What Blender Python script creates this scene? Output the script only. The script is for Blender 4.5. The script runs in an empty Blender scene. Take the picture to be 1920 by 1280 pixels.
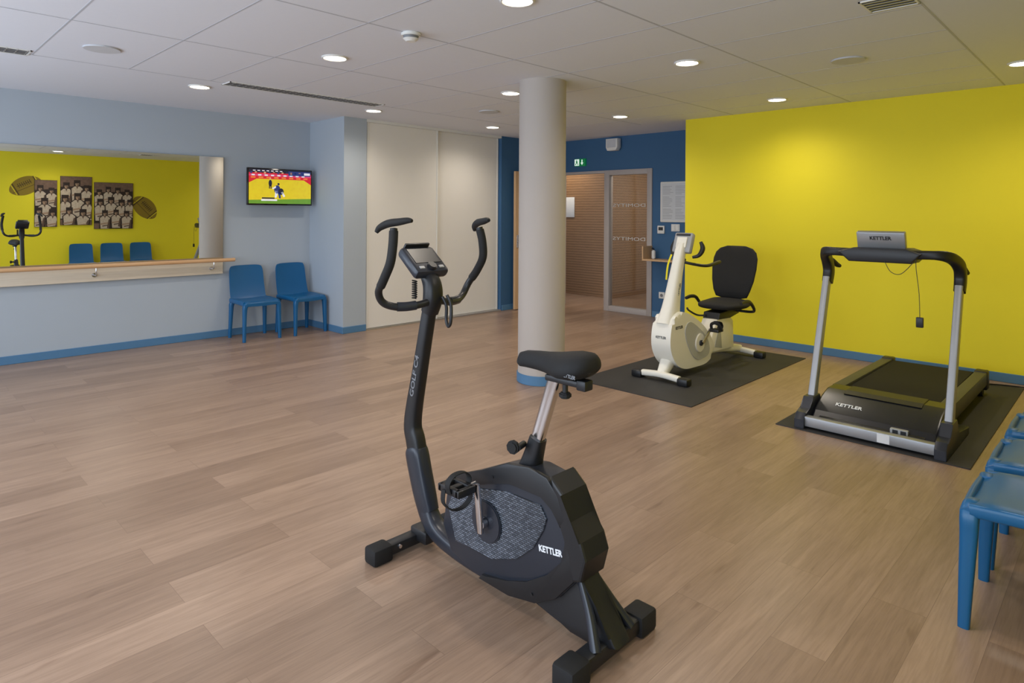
import bpy, bmesh, math, random
from mathutils import Vector, Matrix
random.seed(3)
S=bpy.context.scene
S.view_settings.view_transform='Standard'
S.view_settings.look='None'
S.view_settings.exposure=0.0
COL=S.collection
H=2.589

# ---------------------------------------------------------------- materials
def lin(c):
    r=[]
    for v in c:
        v=v/255.0
        r.append(v/12.92 if v<=.04045 else ((v+.055)/1.055)**2.4)
    return r
MATS={}
def M(name,col,rough=.5,metal=0.0,noise=.05,scale=12.0,bump=0.0,emis=0.0,coat=0.0,spec=.5):
    if name in MATS: return MATS[name]
    m=bpy.data.materials.new(name); m.use_nodes=True
    nt=m.node_tree; b=nt.nodes['Principled BSDF']
    c=lin(col)
    tc=nt.nodes.new('ShaderNodeTexCoord'); n=nt.nodes.new('ShaderNodeTexNoise')
    n.inputs['Scale'].default_value=scale; n.inputs['Detail'].default_value=3
    nt.links.new(tc.outputs['Object'],n.inputs['Vector'])
    mx=nt.nodes.new('ShaderNodeMix'); mx.data_type='RGBA'
    mx.inputs[6].default_value=[x*(1-noise) for x in c]+[1]
    mx.inputs[7].default_value=[min(1,x*(1+noise)) for x in c]+[1]
    nt.links.new(n.outputs['Fac'],mx.inputs[0]); nt.links.new(mx.outputs[2],b.inputs['Base Color'])
    b.inputs['Roughness'].default_value=rough; b.inputs['Metallic'].default_value=metal
    b.inputs['Specular IOR Level'].default_value=spec
    if coat: b.inputs['Coat Weight'].default_value=coat
    if bump:
        bp=nt.nodes.new('ShaderNodeBump'); bp.inputs['Strength'].default_value=bump; bp.inputs['Distance'].default_value=.01
        n2=nt.nodes.new('ShaderNodeTexNoise'); n2.inputs['Scale'].default_value=scale*15
        nt.links.new(tc.outputs['Object'],n2.inputs['Vector'])
        nt.links.new(n2.outputs['Fac'],bp.inputs['Height']); nt.links.new(bp.outputs['Normal'],b.inputs['Normal'])
    if emis:
        nt.links.new(mx.outputs[2],b.inputs['Emission Color']); b.inputs['Emission Strength'].default_value=emis
    MATS[name]=m; return m

def floor_mat():
    m=bpy.data.materials.new('wood_plank_vinyl'); m.use_nodes=True; nt=m.node_tree; b=nt.nodes['Principled BSDF']
    L=nt.links.new; N=nt.nodes.new
    tc=N('ShaderNodeTexCoord')
    br=N('ShaderNodeTexBrick'); br.offset=.37; br.offset_frequency=2; br.squash=1
    br.inputs['Scale'].default_value=1; br.inputs['Brick Width'].default_value=1.35; br.inputs['Row Height'].default_value=.180
    br.inputs['Mortar Size'].default_value=.0011; br.inputs['Mortar Smooth'].default_value=.5; br.inputs['Bias'].default_value=0
    br.inputs['Color1'].default_value=(0,0,0,1); br.inputs['Color2'].default_value=(1,1,1,1); br.inputs['Mortar'].default_value=(.5,.5,.5,1)
    L(tc.outputs['Object'],br.inputs['Vector'])
    sc=N('ShaderNodeVectorMath'); sc.operation='SCALE'; sc.inputs['Scale'].default_value=40
    L(br.outputs['Color'],sc.inputs[0])
    def layer(scale,ns,detail,dist,lo,hi,c0,c1,rough=.55):
        mp=N('ShaderNodeMapping'); mp.inputs['Scale'].default_value=scale
        add=N('ShaderNodeVectorMath'); add.operation='ADD'
        L(tc.outputs['Object'],mp.inputs['Vector']); L(mp.outputs[0],add.inputs[0]); L(sc.outputs[0],add.inputs[1])
        g=N('ShaderNodeTexNoise'); g.inputs['Scale'].default_value=ns; g.inputs['Detail'].default_value=detail; g.inputs['Roughness'].default_value=rough; g.inputs['Distortion'].default_value=dist
        L(add.outputs[0],g.inputs['Vector'])
        cr=N('ShaderNodeValToRGB'); cr.color_ramp.elements[0].position=lo; cr.color_ramp.elements[1].position=hi
        cr.color_ramp.elements[0].color=tuple(c0)+(1,); cr.color_ramp.elements[1].color=tuple(c1)+(1,)
        L(g.outputs['Fac'],cr.inputs['Fac']); return cr.outputs[0]
    r1=N('ShaderNodeMix'); r1.data_type='RGBA'
    r1.inputs[6].default_value=lin((146,121,102))+[1]; r1.inputs[7].default_value=lin((166,140,120))+[1]
    L(br.outputs['Color'],r1.inputs[0])
    out=r1.outputs[2]
    for lay in (layer((.9,14,1),1.6,8,1.0,.3,.7,(.81,.795,.78),(1.08,1.08,1.08),.6),
                layer((1.0,4,1),1.3,3,.3,.35,.65,(.92,.91,.90),(1.04,1.04,1.035)),
                layer((1.5,7,1),1.1,2,1.6,.66,.76,(1,1,1),(.74,.70,.67)),
                layer((5,90,1),1.5,2,.2,.45,.62,(1,1,1),(.90,.89,.88))):
        mu=N('ShaderNodeMix'); mu.data_type='RGBA'; mu.blend_type='MULTIPLY'; mu.inputs[0].default_value=1
        L(out,mu.inputs[6]); L(lay,mu.inputs[7]); out=mu.outputs[2]
    mo=N('ShaderNodeMix'); mo.data_type='RGBA'; mo.inputs[7].default_value=lin((104,82,66))+[1]
    fm=N('ShaderNodeMath'); fm.operation='MULTIPLY'; fm.inputs[1].default_value=.65
    L(br.outputs['Fac'],fm.inputs[0]); L(fm.outputs[0],mo.inputs[0]); L(out,mo.inputs[6]); L(mo.outputs[2],b.inputs['Base Color'])
    b.inputs['Roughness'].default_value=.33; b.inputs['Specular IOR Level'].default_value=.5
    return m
def wood_mat(name,c1,c2,scale=(1.5,20,20),rough=.5,stripes=0):
    m=bpy.data.materials.new(name); m.use_nodes=True; nt=m.node_tree; b=nt.nodes['Principled BSDF']
    L=nt.links.new; N=nt.nodes.new
    tc=N('ShaderNodeTexCoord'); mp=N('ShaderNodeMapping'); mp.inputs['Scale'].default_value=scale
    g=N('ShaderNodeTexNoise'); g.inputs['Scale'].default_value=2; g.inputs['Detail'].default_value=5; g.inputs['Distortion'].default_value=.5
    L(tc.outputs['Object'],mp.inputs['Vector']); L(mp.outputs[0],g.inputs['Vector'])
    r=N('ShaderNodeMix'); r.data_type='RGBA'; r.inputs[6].default_value=lin(c1)+[1]; r.inputs[7].default_value=lin(c2)+[1]
    L(g.outputs['Fac'],r.inputs[0]); out=r.outputs[2]
    if stripes:
        w=N('ShaderNodeTexWave'); w.bands_direction='Z'; w.inputs['Scale'].default_value=stripes; w.inputs['Distortion'].default_value=0.6; w.inputs['Detail Scale'].default_value=4
        L(tc.outputs['Object'],w.inputs['Vector'])
        cr=N('ShaderNodeValToRGB'); cr.color_ramp.elements[0].position=.1; cr.color_ramp.elements[1].position=.4
        cr.color_ramp.elements[0].color=(.66,.62,.58,1); cr.color_ramp.elements[1].color=(1,1,1,1)
        L(w.outputs['Fac'],cr.inputs['Fac'])
        mu=N('ShaderNodeMix'); mu.data_type='RGBA'; mu.blend_type='MULTIPLY'; mu.inputs[0].default_value=1
        L(out,mu.inputs[6]); L(cr.outputs[0],mu.inputs[7]); out=mu.outputs[2]
    L(out,b.inputs['Base Color']); b.inputs['Roughness'].default_value=rough
    return m
def brick_panel_mat():
    m=bpy.data.materials.new('printed_dash_pattern'); m.use_nodes=True; nt=m.node_tree; b=nt.nodes['Principled BSDF']
    L=nt.links.new; N=nt.nodes.new
    tc=N('ShaderNodeTexCoord'); sp=N('ShaderNodeSeparateXYZ'); cb=N('ShaderNodeCombineXYZ')
    L(tc.outputs['Object'],sp.inputs[0]); L(sp.outputs['Y'],cb.inputs['X']); L(sp.outputs['Z'],cb.inputs['Y'])
    br=N('ShaderNodeTexBrick'); br.inputs['Scale'].default_value=1; br.inputs['Brick Width'].default_value=.018; br.inputs['Row Height'].default_value=.0075
    br.inputs['Mortar Size'].default_value=.0015; br.inputs['Color1'].default_value=lin((128,136,148))+[1]; br.inputs['Color2'].default_value=lin((70,78,90))+[1]
    br.inputs['Mortar'].default_value=lin((24,27,32))+[1]
    L(cb.outputs[0],br.inputs['Vector'])
    mr=N('ShaderNodeMapRange'); mr.inputs['From Min'].default_value=-.32; mr.inputs['From Max'].default_value=-.05
    mr.inputs['To Min'].default_value=.35; mr.inputs['To Max'].default_value=1
    L(sp.outputs['Y'],mr.inputs['Value'])
    mx=N('ShaderNodeMix'); mx.data_type='RGBA'; mx.inputs[6].default_value=lin((30,34,40))+[1]
    L(mr.outputs[0],mx.inputs[0]); L(br.outputs['Color'],mx.inputs[7])
    L(mx.outputs[2],b.inputs['Base Color']); b.inputs['Roughness'].default_value=.4
    return m

m_floor=floor_mat()
m_wallblue=M('pale_blue_paint',(172,182,192),.75,noise=.015,scale=3)
m_yellow=M('yellow_paint',(237,221,36),.7,noise=.01,scale=3)
m_dblue=M('deep_blue_paint',(56,98,138),.7,noise=.02,scale=3)
m_base=M('blue_skirting',(80,124,162),.5)
m_ceil=M('ceiling_plaster',(224,227,235),.9,noise=.015,scale=40)
m_grid=M('ceiling_grid_grey',(186,189,197),.6)
m_cream=M('cream_lacquer',(230,227,221),.45,noise=.01)
m_alu=M('satin_aluminium',(176,174,172),.35,.6)
m_taupe=M('taupe_frame_paint',(176,168,164),.5)
m_column=M('column_paint',(182,174,167),.7,noise=.02,scale=3)
m_black=M('black_plastic',(26,27,30),.42,noise=.08,scale=60)
m_blackm=M('black_matt_rubber',(20,20,21),.75,noise=.1,scale=80,bump=.1)
m_gunm=M('anthracite_plastic',(42,46,55),.32,.1)
m_tmblk=M('charcoal_plastic',(30,31,34),.5,.0)
m_hood=M('black_hood_plastic',(27,29,34),.3,.0)
m_gloss=M('gloss_black',(12,12,14),.12,coat=.4)
m_screen=M('dark_display',(16,18,22),.35,spec=.3)
m_chrome=M('chrome',(215,215,218),.16,1.0)
m_silver=M('silver_paint',(160,162,166),.35,.45)
m_white=M('white_plastic',(226,226,222),.4,noise=.01)
m_whitebike=M('ivory_shell',(236,233,222),.35,noise=.01)
m_grey=M('light_grey_plastic',(160,162,164),.45)
m_greyl=M('pale_grey_plastic',(184,185,184),.45)
m_chair=M('blue_moulded_plastic',(14,90,140),.36,noise=.03)
m_mat=M('black_rubber_mat',(44,43,44),.7,noise=.08,scale=90,bump=.15)
m_wood=wood_mat('handrail_beech',(196,150,104),(220,180,136),(2,30,30),.4)
m_lam=wood_mat('pale_oak_laminate',(206,192,170),(228,218,200),(1.5,25,40),.5)
m_doorwood=wood_mat('door_oak',(196,156,114),(216,180,136),(14,14,1.5),.45)
m_corr=wood_mat('ribbed_wood_cladding',(134,100,66),(166,128,88),(1,3.0,30),.55,stripes=7)
m_brick=brick_panel_mat()
m_mirror=M('silvered_glass',(225,230,228),.0,1.0,noise=0)
m_lamp=M('lamp_diffuser',(255,244,226),.5,emis=12,noise=0)
m_txtw=M('white_print',(232,234,236),.5)
m_txtg=M('grey_print',(120,122,126),.5)
m_frost=M('frosted_print',(200,200,198),.6)
m_txtd=M('dark_print',(30,32,36),.5)
m_green=M('green_sign',(0,120,66),.5,emis=.35)
m_signw=M('sign_white',(225,245,232),.5,emis=.6)
m_slot=M('grille_shadow',(84,84,88),.8)
m_disc=M('speaker_grille_white',(200,202,206),.7)
def glass():
    m=bpy.data.materials.new('clear_glass'); m.use_nodes=True; nt=m.node_tree
    for n in list(nt.nodes): nt.nodes.remove(n)
    o=nt.nodes.new('ShaderNodeOutputMaterial'); t=nt.nodes.new('ShaderNodeBsdfTransparent'); g=nt.nodes.new('ShaderNodeBsdfGlossy')
    t.inputs[0].default_value=(.86,.86,.85,1); g.inputs['Roughness'].default_value=.02
    mx=nt.nodes.new('ShaderNodeMixShader'); fr=nt.nodes.new('ShaderNodeFresnel'); fr.inputs[0].default_value=1.5
    nt.links.new(fr.outputs[0],mx.inputs[0]); nt.links.new(t.outputs[0],mx.inputs[1]); nt.links.new(g.outputs[0],mx.inputs[2]); nt.links.new(mx.outputs[0],o.inputs[0])
    return m
m_glass=glass()

# ---------------------------------------------------------------- mesh helpers
def finish(bm,name,mats,org=(0,0,0),parent=None,sharp=35,recalc=True):
    if recalc: bmesh.ops.recalc_face_normals(bm,faces=bm.faces)
    for f in bm.faces: f.smooth=True
    for e in bm.edges:
        if len(e.link_faces)==2:
            if e.calc_face_angle(0)>math.radians(sharp): e.smooth=False
    o=Vector(org)
    for v in bm.verts: v.co-=o
    me=bpy.data.meshes.new(name); bm.to_mesh(me); bm.free()
    for m in (mats if isinstance(mats,(list,tuple)) else [mats]): me.materials.append(m)
    ob=bpy.data.objects.new(name,me); COL.objects.link(ob)
    if parent: ob.parent=parent
    else: ob.location=o
    return ob
class Thing:
    def __init__(s,name,org,label,cat,group=None):
        s.o=Vector(org); e=bpy.data.objects.new(name,None); e.empty_display_size=.1; e.location=s.o; COL.objects.link(e)
        e['label']=label; e['category']=cat
        if group: e['group']=group
        s.e=e; s.parts=[]
    def add(s,bm,name,mats,parent=None,sharp=35,label=None,recalc=True):
        ob=finish(bm,name,mats,s.o,parent or s.e,sharp,recalc)
        if label: ob['label']=label
        s.parts.append(ob); return ob
def top(ob,label,cat,group=None):
    ob['label']=label; ob['category']=cat
    if group: ob['group']=group
    return ob
def struct(ob):
    ob['kind']='structure'; return ob
def bbox(x0,x1,y0,y1,z0,z1,bev=0,seg=2,bm=None,mi=0):
    new=bmesh.new()
    bmesh.ops.create_cube(new,size=1)
    for v in new.verts:
        v.co=Vector(((x0+x1)/2+v.co.x*(x1-x0),(y0+y1)/2+v.co.y*(y1-y0),(z0+z1)/2+v.co.z*(z1-z0)))
    if bev: bmesh.ops.bevel(new,geom=list(new.edges),offset=bev,segments=seg,affect='EDGES',profile=.5)
    for f in new.faces: f.material_index=mi
    return merge(bm,new)
def merge(bm,new):
    if bm is None: return new
    t=bpy.data.meshes.new('t'); new.to_mesh(t); new.free(); bm.from_mesh(t); bpy.data.meshes.remove(t); return bm
def cat(path,n=6,closed=False):
    P=[Vector(p) for p in path]; out=[]
    N=len(P)
    rng=range(N if closed else N-1)
    for i in rng:
        if closed: a,b,c,d=P[(i-1)%N],P[i],P[(i+1)%N],P[(i+2)%N]
        else: a,b,c,d=P[max(i-1,0)],P[i],P[i+1],P[min(i+2,N-1)]
        for k in range(n):
            t=k/n
            out.append(.5*((2*b)+(c-a)*t+(2*a-5*b+4*c-d)*t*t+(3*b-a-3*c+d)*t**3))
    if not closed: out.append(P[-1])
    return out
def sweep(path,ra,rb=None,side=None,seg=12,power=2,n=6,bm=None,mi=0,smooth=True):
    k=len(path)
    if rb is None: rb=ra
    ra=list(ra) if isinstance(ra,(list,tuple)) else [ra]*k
    rb=list(rb) if isinstance(rb,(list,tuple)) else [rb]*k
    if smooth:
        P=cat(path,n); R=cat([(a,b,0) for a,b in zip(ra,rb)],n)
    else:
        P=[Vector(p) for p in path]; R=[Vector((a,b,0)) for a,b in zip(ra,rb)]
    new=bmesh.new(); rings=[]
    sd=Vector(side) if side else None
    for i,p in enumerate(P):
        t=(P[min(i+1,len(P)-1)]-P[max(i-1,0)]).normalized()
        if sd is None:
            sd=t.orthogonal().normalized()
        s=(sd-t*sd.dot(t)).normalized()
        if side is None: sd=s
        u=t.cross(s).normalized()
        ring=[]
        for j in range(seg):
            a=2*math.pi*(j+.5)/seg; ca,sa=math.cos(a),math.sin(a)
            ca=math.copysign(abs(ca)**(2/power),ca); sa=math.copysign(abs(sa)**(2/power),sa)
            ring.append(new.verts.new(p+s*ca*R[i].x+u*sa*R[i].y))
        rings.append(ring)
    for i in range(len(rings)-1):
        for j in range(seg):
            new.faces.new((rings[i][j],rings[i][(j+1)%seg],rings[i+1][(j+1)%seg],rings[i+1][j]))
    new.faces.new(rings[0][::-1]); new.faces.new(rings[-1])
    for f in new.faces: f.material_index=mi
    return merge(bm,new)
def prism(out,plane,a,b,bev=0,smooth=False,n=4,bm=None,mi=0,seg=2):
    pts=[Vector((p[0],p[1],0)) for p in out]
    if smooth: pts=cat(pts,n,closed=True)
    def mk(p,c):
        return {'YZ':Vector((c,p.x,p.y)),'XZ':Vector((p.x,c,p.y)),'XY':Vector((p.x,p.y,c))}[plane]
    new=bmesh.new()
    va=[new.verts.new(mk(p,a)) for p in pts]; vb=[new.verts.new(mk(p,b)) for p in pts]
    fa=new.faces.new(va); fb=new.faces.new(vb[::-1])
    for i in range(len(pts)):
        j=(i+1)%len(pts); new.faces.new((va[j],va[i],vb[i],vb[j]))
    if bev:
        eds=[e for e in new.edges if (e.verts[0] in va)==(e.verts[1] in va)]
        bmesh.ops.bevel(new,geom=eds,offset=bev,segments=seg,affect='EDGES',profile=.5)
    for f in new.faces: f.material_index=mi
    return merge(bm,new)
def loft(rings,bm=None,mi=0,cap=True):
    new=bmesh.new(); R=[[new.verts.new(p) for p in r] for r in rings]; n=len(R[0])
    for i in range(len(R)-1):
        for j in range(n): new.faces.new((R[i][j],R[i][(j+1)%n],R[i+1][(j+1)%n],R[i+1][j]))
    if cap: new.faces.new(R[0][::-1]); new.faces.new(R[-1])
    for f in new.faces: f.material_index=mi
    return merge(bm,new)
def cyl(c,axis,r,h,seg=24,bev=0,bm=None,mi=0,r2=None):
    new=bmesh.new(); bmesh.ops.create_cone(new,cap_ends=True,segments=seg,radius1=r,radius2=(r if r2 is None else r2),depth=h)
    if bev:
        eds=[e for e in new.edges if abs(abs(e.verts[0].co.z)-h/2)<1e-5 and abs(e.verts[0].co.z-e.verts[1].co.z)<1e-5]
        bmesh.ops.bevel(new,geom=eds,offset=bev,segments=2,affect='EDGES')
    q=Vector(axis).normalized().to_track_quat('Z','Y').to_matrix()
    for v in new.verts: v.co=q@v.co+Vector(c)
    for f in new.faces: f.material_index=mi
    return merge(bm,new)
def torus(c,axis,R,r,seg=28,sec=8,bm=None,mi=0,a0=0,a1=2*math.pi):
    q=Vector(axis).normalized().to_track_quat('Z','Y').to_matrix()
    P=[q@Vector((R*math.cos(a0+(a1-a0)*i/seg),R*math.sin(a0+(a1-a0)*i/seg),0))+Vector(c) for i in range(seg+1)]
    return sweep(P,r,side=axis,seg=sec,smooth=False,bm=bm,mi=mi)
def slab(fn,nu,nv,th,bm=None,mi=0):
    new=bmesh.new()
    A=[[new.verts.new(fn(i/nu,j/nv)) for j in range(nv+1)] for i in range(nu+1)]
    B=[[new.verts.new(Vector(fn(i/nu,j/nv))+Vector(th)) for j in range(nv+1)] for i in range(nu+1)]
    for i in range(nu):
        for j in range(nv):
            new.faces.new((A[i][j],A[i+1][j],A[i+1][j+1],A[i][j+1]))
            new.faces.new((B[i][j],B[i][j+1],B[i+1][j+1],B[i+1][j]))
    for i in range(nu):
        new.faces.new((A[i][0],B[i][0],B[i+1][0],A[i+1][0])); new.faces.new((A[i][nv],A[i+1][nv],B[i+1][nv],B[i][nv]))
    for j in range(nv):
        new.faces.new((A[0][j],A[0][j+1],B[0][j+1],B[0][j])); new.faces.new((A[nu][j],B[nu][j],B[nu][j+1],A[nu][j+1]))
    for f in new.faces: f.material_index=mi
    return merge(bm,new)
def text(s,size,org,xa,ya,bold=0.0,ext=.0008,bm=None,mi=0,width=None):
    cu=bpy.data.curves.new('txt','FONT'); cu.body=s; cu.size=size; cu.align_x='CENTER'; cu.align_y='CENTER'; cu.extrude=ext; cu.offset=bold; cu.resolution_u=3
    ob=bpy.data.objects.new('txt',cu); COL.objects.link(ob)
    dg=bpy.context.evaluated_depsgraph_get(); me=bpy.data.meshes.new_from_object(ob.evaluated_get(dg))
    new=bmesh.new(); new.from_mesh(me)
    bpy.data.objects.remove(ob); bpy.data.curves.remove(cu); bpy.data.meshes.remove(me)
    xa=Vector(xa).normalized(); ya=Vector(ya).normalized(); za=xa.cross(ya); o=Vector(org)
    k=1
    if width:
        w=max(v.co.x for v in new.verts)-min(v.co.x for v in new.verts); k=width/w
    for v in new.verts: v.co=o+xa*v.co.x*k+ya*v.co.y+za*v.co.z
    for f in new.faces: f.material_index=mi
    return merge(bm,new)
def flat(pts,mi,bm):
    vs=[bm.verts.new(Vector(p)) for p in pts]; f=bm.faces.new(vs); f.material_index=mi; return f

# ---------------------------------------------------------------- room shell
XY,YW,YP,XP,XB=7.002,7.574,6.755,4.032,7.837
YE=3.925
YS=-.12
def box_s(name,*a,mat,bev=0): return struct(finish(bbox(*a,bev=bev),name,mat,((a[0]+a[1])/2,(a[2]+a[3])/2,a[4])))
struct(finish(bbox(-1.7,10.6,-2.2,8.2,-.1,0),'floor',m_floor))
struct(finish(bbox(-1.7,10.6,-2.2,8.2,H,H+.1),'ceiling',m_ceil))
box_s('wall_north',-1.7,XP,YW,YW+.12,0,H,mat=m_wallblue)
box_s('wall_pier',XP,4.345,YP,YW+.12,0,H,mat=m_wallblue)
box_s('wall_closet_back',4.345,6.70,YP+.14,YP+.2,0,H,mat=m_cream)
box_s('wall_closet_side',6.665,XB+.1,YP,YP+.14,0,H,mat=m_dblue)
box_s('wall_east',XY,XY+.12,-1.5,YE,0,H,mat=m_yellow)
box_s('wall_return',XY+.12,XB+.1,YE-.12,YE,0,H,mat=m_dblue)
bm=bbox(XB,XB+.1,YE,4.905,0,H)
bbox(XB,XB+.1,4.905,6.60,2.095,H,bm=bm)
bbox(XB,XB+.1,6.60,YP,0,H,bm=bm)
struct(finish(bm,'wall_entrance',m_dblue,(XB,5.5,0)))
box_s('wall_south',1.3,XY,YS-.12,YS,0,H,mat=m_yellow)
box_s('wall_recess_side',1.3,1.42,-2.0,YS-.12,0,H,mat=m_wallblue)
box_s('wall_recess_back',-1.7,1.42,-2.12,-2.0,0,H,mat=m_wallblue)
bm=bbox(-1.7,-1.55,-2.0,YW,0,.45)
bbox(-1.7,-1.55,-2.0,YW,2.35,H,bm=bm)
for y in (-2.0,1.05,4.2,7.24): bbox(-1.7,-1.55,y,y+.33,.45,2.35,bm=bm)
struct(finish(bm,'wall_west',m_wallblue,(-1.6,3,0)))
for k,(a,b) in enumerate([(-1.67,1.05),(1.38,4.2),(4.53,7.24)]):
    bm=bbox(-1.66,-1.6,a,b,.45,.52)
    bbox(-1.66,-1.6,a,b,2.28,2.35,bm=bm); bbox(-1.66,-1.6,a,a+.06,.52,2.28,bm=bm); bbox(-1.66,-1.6,b-.06,b,.52,2.28,bm=bm); bbox(-1.66,-1.6,(a+b)/2-.04,(a+b)/2+.04,.52,2.28,bm=bm)
    struct(finish(bm,'window_%d'%(k+1),m_taupe,(-1.63,(a+b)/2,.45)))
# corridor beyond the doorway
m_corrw=M('corridor_wall_paint',(204,199,192),.7)
box_s('wall_corridor_clad',9.0,9.1,6.42,8.0,0,H,mat=m_corr)
box_s('wall_corridor_clad_return',9.1,10.4,6.42,6.52,0,H,mat=m_corr)
box_s('wall_corridor_end',10.4,10.5,3.5,8.2,0,H,mat=m_corrw)
box_s('wall_corridor_north',XB+.1,10.4,8.0,8.1,0,H,mat=m_corrw)
box_s('wall_corridor_south',XB+.1,10.4,4.0,4.1,0,H,mat=m_corrw)
bm=bbox(10.36,10.4,5.05,5.10,0,2.1); bbox(10.36,10.4,5.95,6.0,0,2.1,bm=bm); bbox(10.36,10.4,5.10,5.95,2.05,2.1,bm=bm)
struct(finish(bm,'trim_4',m_taupe,(10.4,5.5,0)))
d4=struct(finish(bbox(10.375,10.4,5.10,5.95,.01,2.05),'door_4',m_cream,(10.4,5.5,0)))
finish(bbox(10.33,10.375,5.15,5.26,1.0,1.03,bev=.004),'door_handle',m_chrome,(10.4,5.5,0),d4)
# skirting
def skirt(name,*a): return struct(finish(bbox(*a,bev=.003,seg=1),name,m_base,((a[0]+a[1])/2,(a[2]+a[3])/2,0)))
bh=.08
skirt('baseboard_north',-1.5,XP-.012,YW-.012,YW,0,bh)
skirt('baseboard_pier_side',XP-.012,XP,YP-.012,YW,0,bh)
skirt('baseboard_pier',XP,4.345,YP-.012,YP,0,bh)
skirt('baseboard_closet',6.68,XB,YP-.012,YP,0,bh)
skirt('baseboard_east',XY-.012,XY,YS,YE+.01,0,bh)
skirt('baseboard_entrance',XB-.012,XB,YE+.01,4.9,0,bh)
skirt('baseboard_south',1.3,XY-.012,YS,YS+.012,0,bh)
colx,coly,cr_=4.154,3.705,.203
struct(finish(cyl((colx,coly,H/2),(0,0,1),cr_,H,seg=72),'trim_column',m_column,(colx,coly,0)))
struct(finish(cyl((colx,coly,.04),(0,0,1),cr_+.010,.08,seg=72,bev=.004),'baseboard_column',m_base,(colx,coly,0)))
bm=bmesh.new()
gx=[.88+.63*k for k in range(-3,10)]; gy=[.84+1.24*k for k in range(5)]
for x in gx: bbox(x-.005,x+.005,gy[0],gy[-1],H-.0012,H+.001,bm=bm)
for y in gy: bbox(gx[0],XY,y-.006,y+.006,H-.0014,H+.001,bm=bm)
struct(finish(bm,'trim_ceiling_grid',m_grid,(3,3,H)))

# closet sliding doors
def sliding(name,x0,x1,y):
    bm=bbox(x0,x1,y,y+.03,.02,2.555,bev=.003,seg=1)
    ob=struct(finish(bm,name,m_cream,((x0+x1)/2,y,0)))
    bm=bbox(x0,x0+.022,y-.008,y,.02,2.555,bev=.002,seg=1)
    bbox(x1-.022,x1,y-.008,y,.02,2.555,bev=.002,seg=1,bm=bm)
    finish(bm,'edge_profile',m_white,((x0+x1)/2,y,0),ob)
    return ob
sliding('door_1',4.36,5.475,YP+.02)
sliding('door_2',5.44,6.655,YP+.065)
struct(finish(bbox(4.345,6.665,YP,YP+.12,2.555,H),'trim_1',m_white,(5.5,YP,2.55)))
struct(finish(bbox(4.345,6.665,YP-.002,YP+.12,0,.018),'trim_2',m_alu,(5.5,YP,0)))

# glazed side panel and door frame
bm=bbox(XB-.02,XB+.08,4.905,4.985,0,2.095,bev=.004)
bbox(XB-.02,XB+.08,5.64,5.73,0,2.095,bev=.004,bm=bm)
bbox(XB-.02,XB+.08,4.985,5.64,2.02,2.095,bev=.004,bm=bm)
bbox(XB-.02,XB+.08,4.985,5.64,0,.08,bev=.004,bm=bm)
w4=struct(finish(bm,'window_4',m_taupe,(XB,5.3,0)))
finish(bbox(XB+.025,XB+.032,4.98,5.645,.075,2.025),'glass_pane',m_glass,(XB,5.3,0),w4)
bm=bmesh.new()
for z in (1.57,1.08):
    text('DOMITYS',.07,(XB+.02,5.31,z),(0,1,0),(0,0,1),bm=bm,width=.56)
finish(bm,'lettering',m_frost,(XB,5.3,0),w4)
bm=bbox(XB-.015,XB+.1,6.56,6.60,0,2.095,bev=.003)
bbox(XB-.015,XB+.1,5.73,6.60,2.055,2.095,bev=.003,bm=bm)
struct(finish(bm,'trim_3',m_taupe,(XB,6.2,0)))
bm=bbox(6.855,XB-.03,6.645,6.685,.01,2.075,bev=.002,seg=1)
leaf=struct(finish(bm,'door_3',m_doorwood,(XB-.03,6.66,0)))
bm=cyl((6.91,6.615,1.02),(0,1,0),.009,.05,seg=12)
sweep([(6.91,6.595,1.02),(6.96,6.59,1.02),(7.03,6.595,1.02)],.009,bm=bm)
bbox(6.885,6.925,6.637,6.645,.93,1.12,bev=.003,seg=1,bm=bm)
finish(bm,'door_handle',m_chrome,(XB-.03,6.66,0),leaf)

# ---------------------------------------------------------------- ceiling fittings
SPOT_W=47
def downlight(x,y):
    t=Thing('downlight',(x,y,H),'round recessed ceiling downlight with white rim, switched on','ceiling light','recessed ceiling downlights')
    t.add(torus((x,y,H-.003),(0,0,1),.086,.009,seg=36),'rim',m_white)
    t.add(cyl((x,y,H-.003),(0,0,1),.080,.008,seg=36),'lens',m_lamp)
    ld=bpy.data.lights.new('downlight_lamp','SPOT'); ld.energy=SPOT_W; ld.spot_size=math.radians(158); ld.spot_blend=1.0; ld.shadow_soft_size=.09; ld.color=(1,.89,.76)
    lo=bpy.data.objects.new('downlight_lamp',ld); lo.location=(0,0,-.03); lo.parent=t.e; COL.objects.link(lo)
for (x,y) in [(2.17,6.13),(4.03,6.13),(5.88,6.13),(2.46,2.38),(2.45,4.24),(4.35,2.43),(4.32,4.26),(6.35,2.56),(6.23,4.34),(6.05,.62),(.5,4.24),(.5,2.38),(2.46,.62)]:
    downlight(x,y)
for (x,y) in [(1.19,5.21),(5.08,1.53),(4.95,5.22)]:
    ob=finish(cyl((x,y,H-.005),(0,0,1),.115,.01,seg=36,bev=.003),'ceiling_speaker',m_disc,(x,y,H))
    top(ob,'flat round white loudspeaker grille set in the ceiling','speaker','ceiling speakers')
t=Thing('smoke_detector',(2.45,3.31,H),'small white smoke detector fixed to the ceiling tiles','smoke detector')
t.add(cyl((2.45,3.31,H-.01),(0,0,1),.062,.02,seg=32,bev=.004),'base',m_white)
bm=cyl((2.45,3.31,H-.028),(0,0,-1),.05,.018,seg=32,r2=.044)
t.add(bm,'vent_ring',m_txtg)
bm=cyl((2.45,3.31,H-.045),(0,0,-1),.05,.018,seg=32,r2=.03)
t.add(bm,'sensor_head',m_white)
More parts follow.
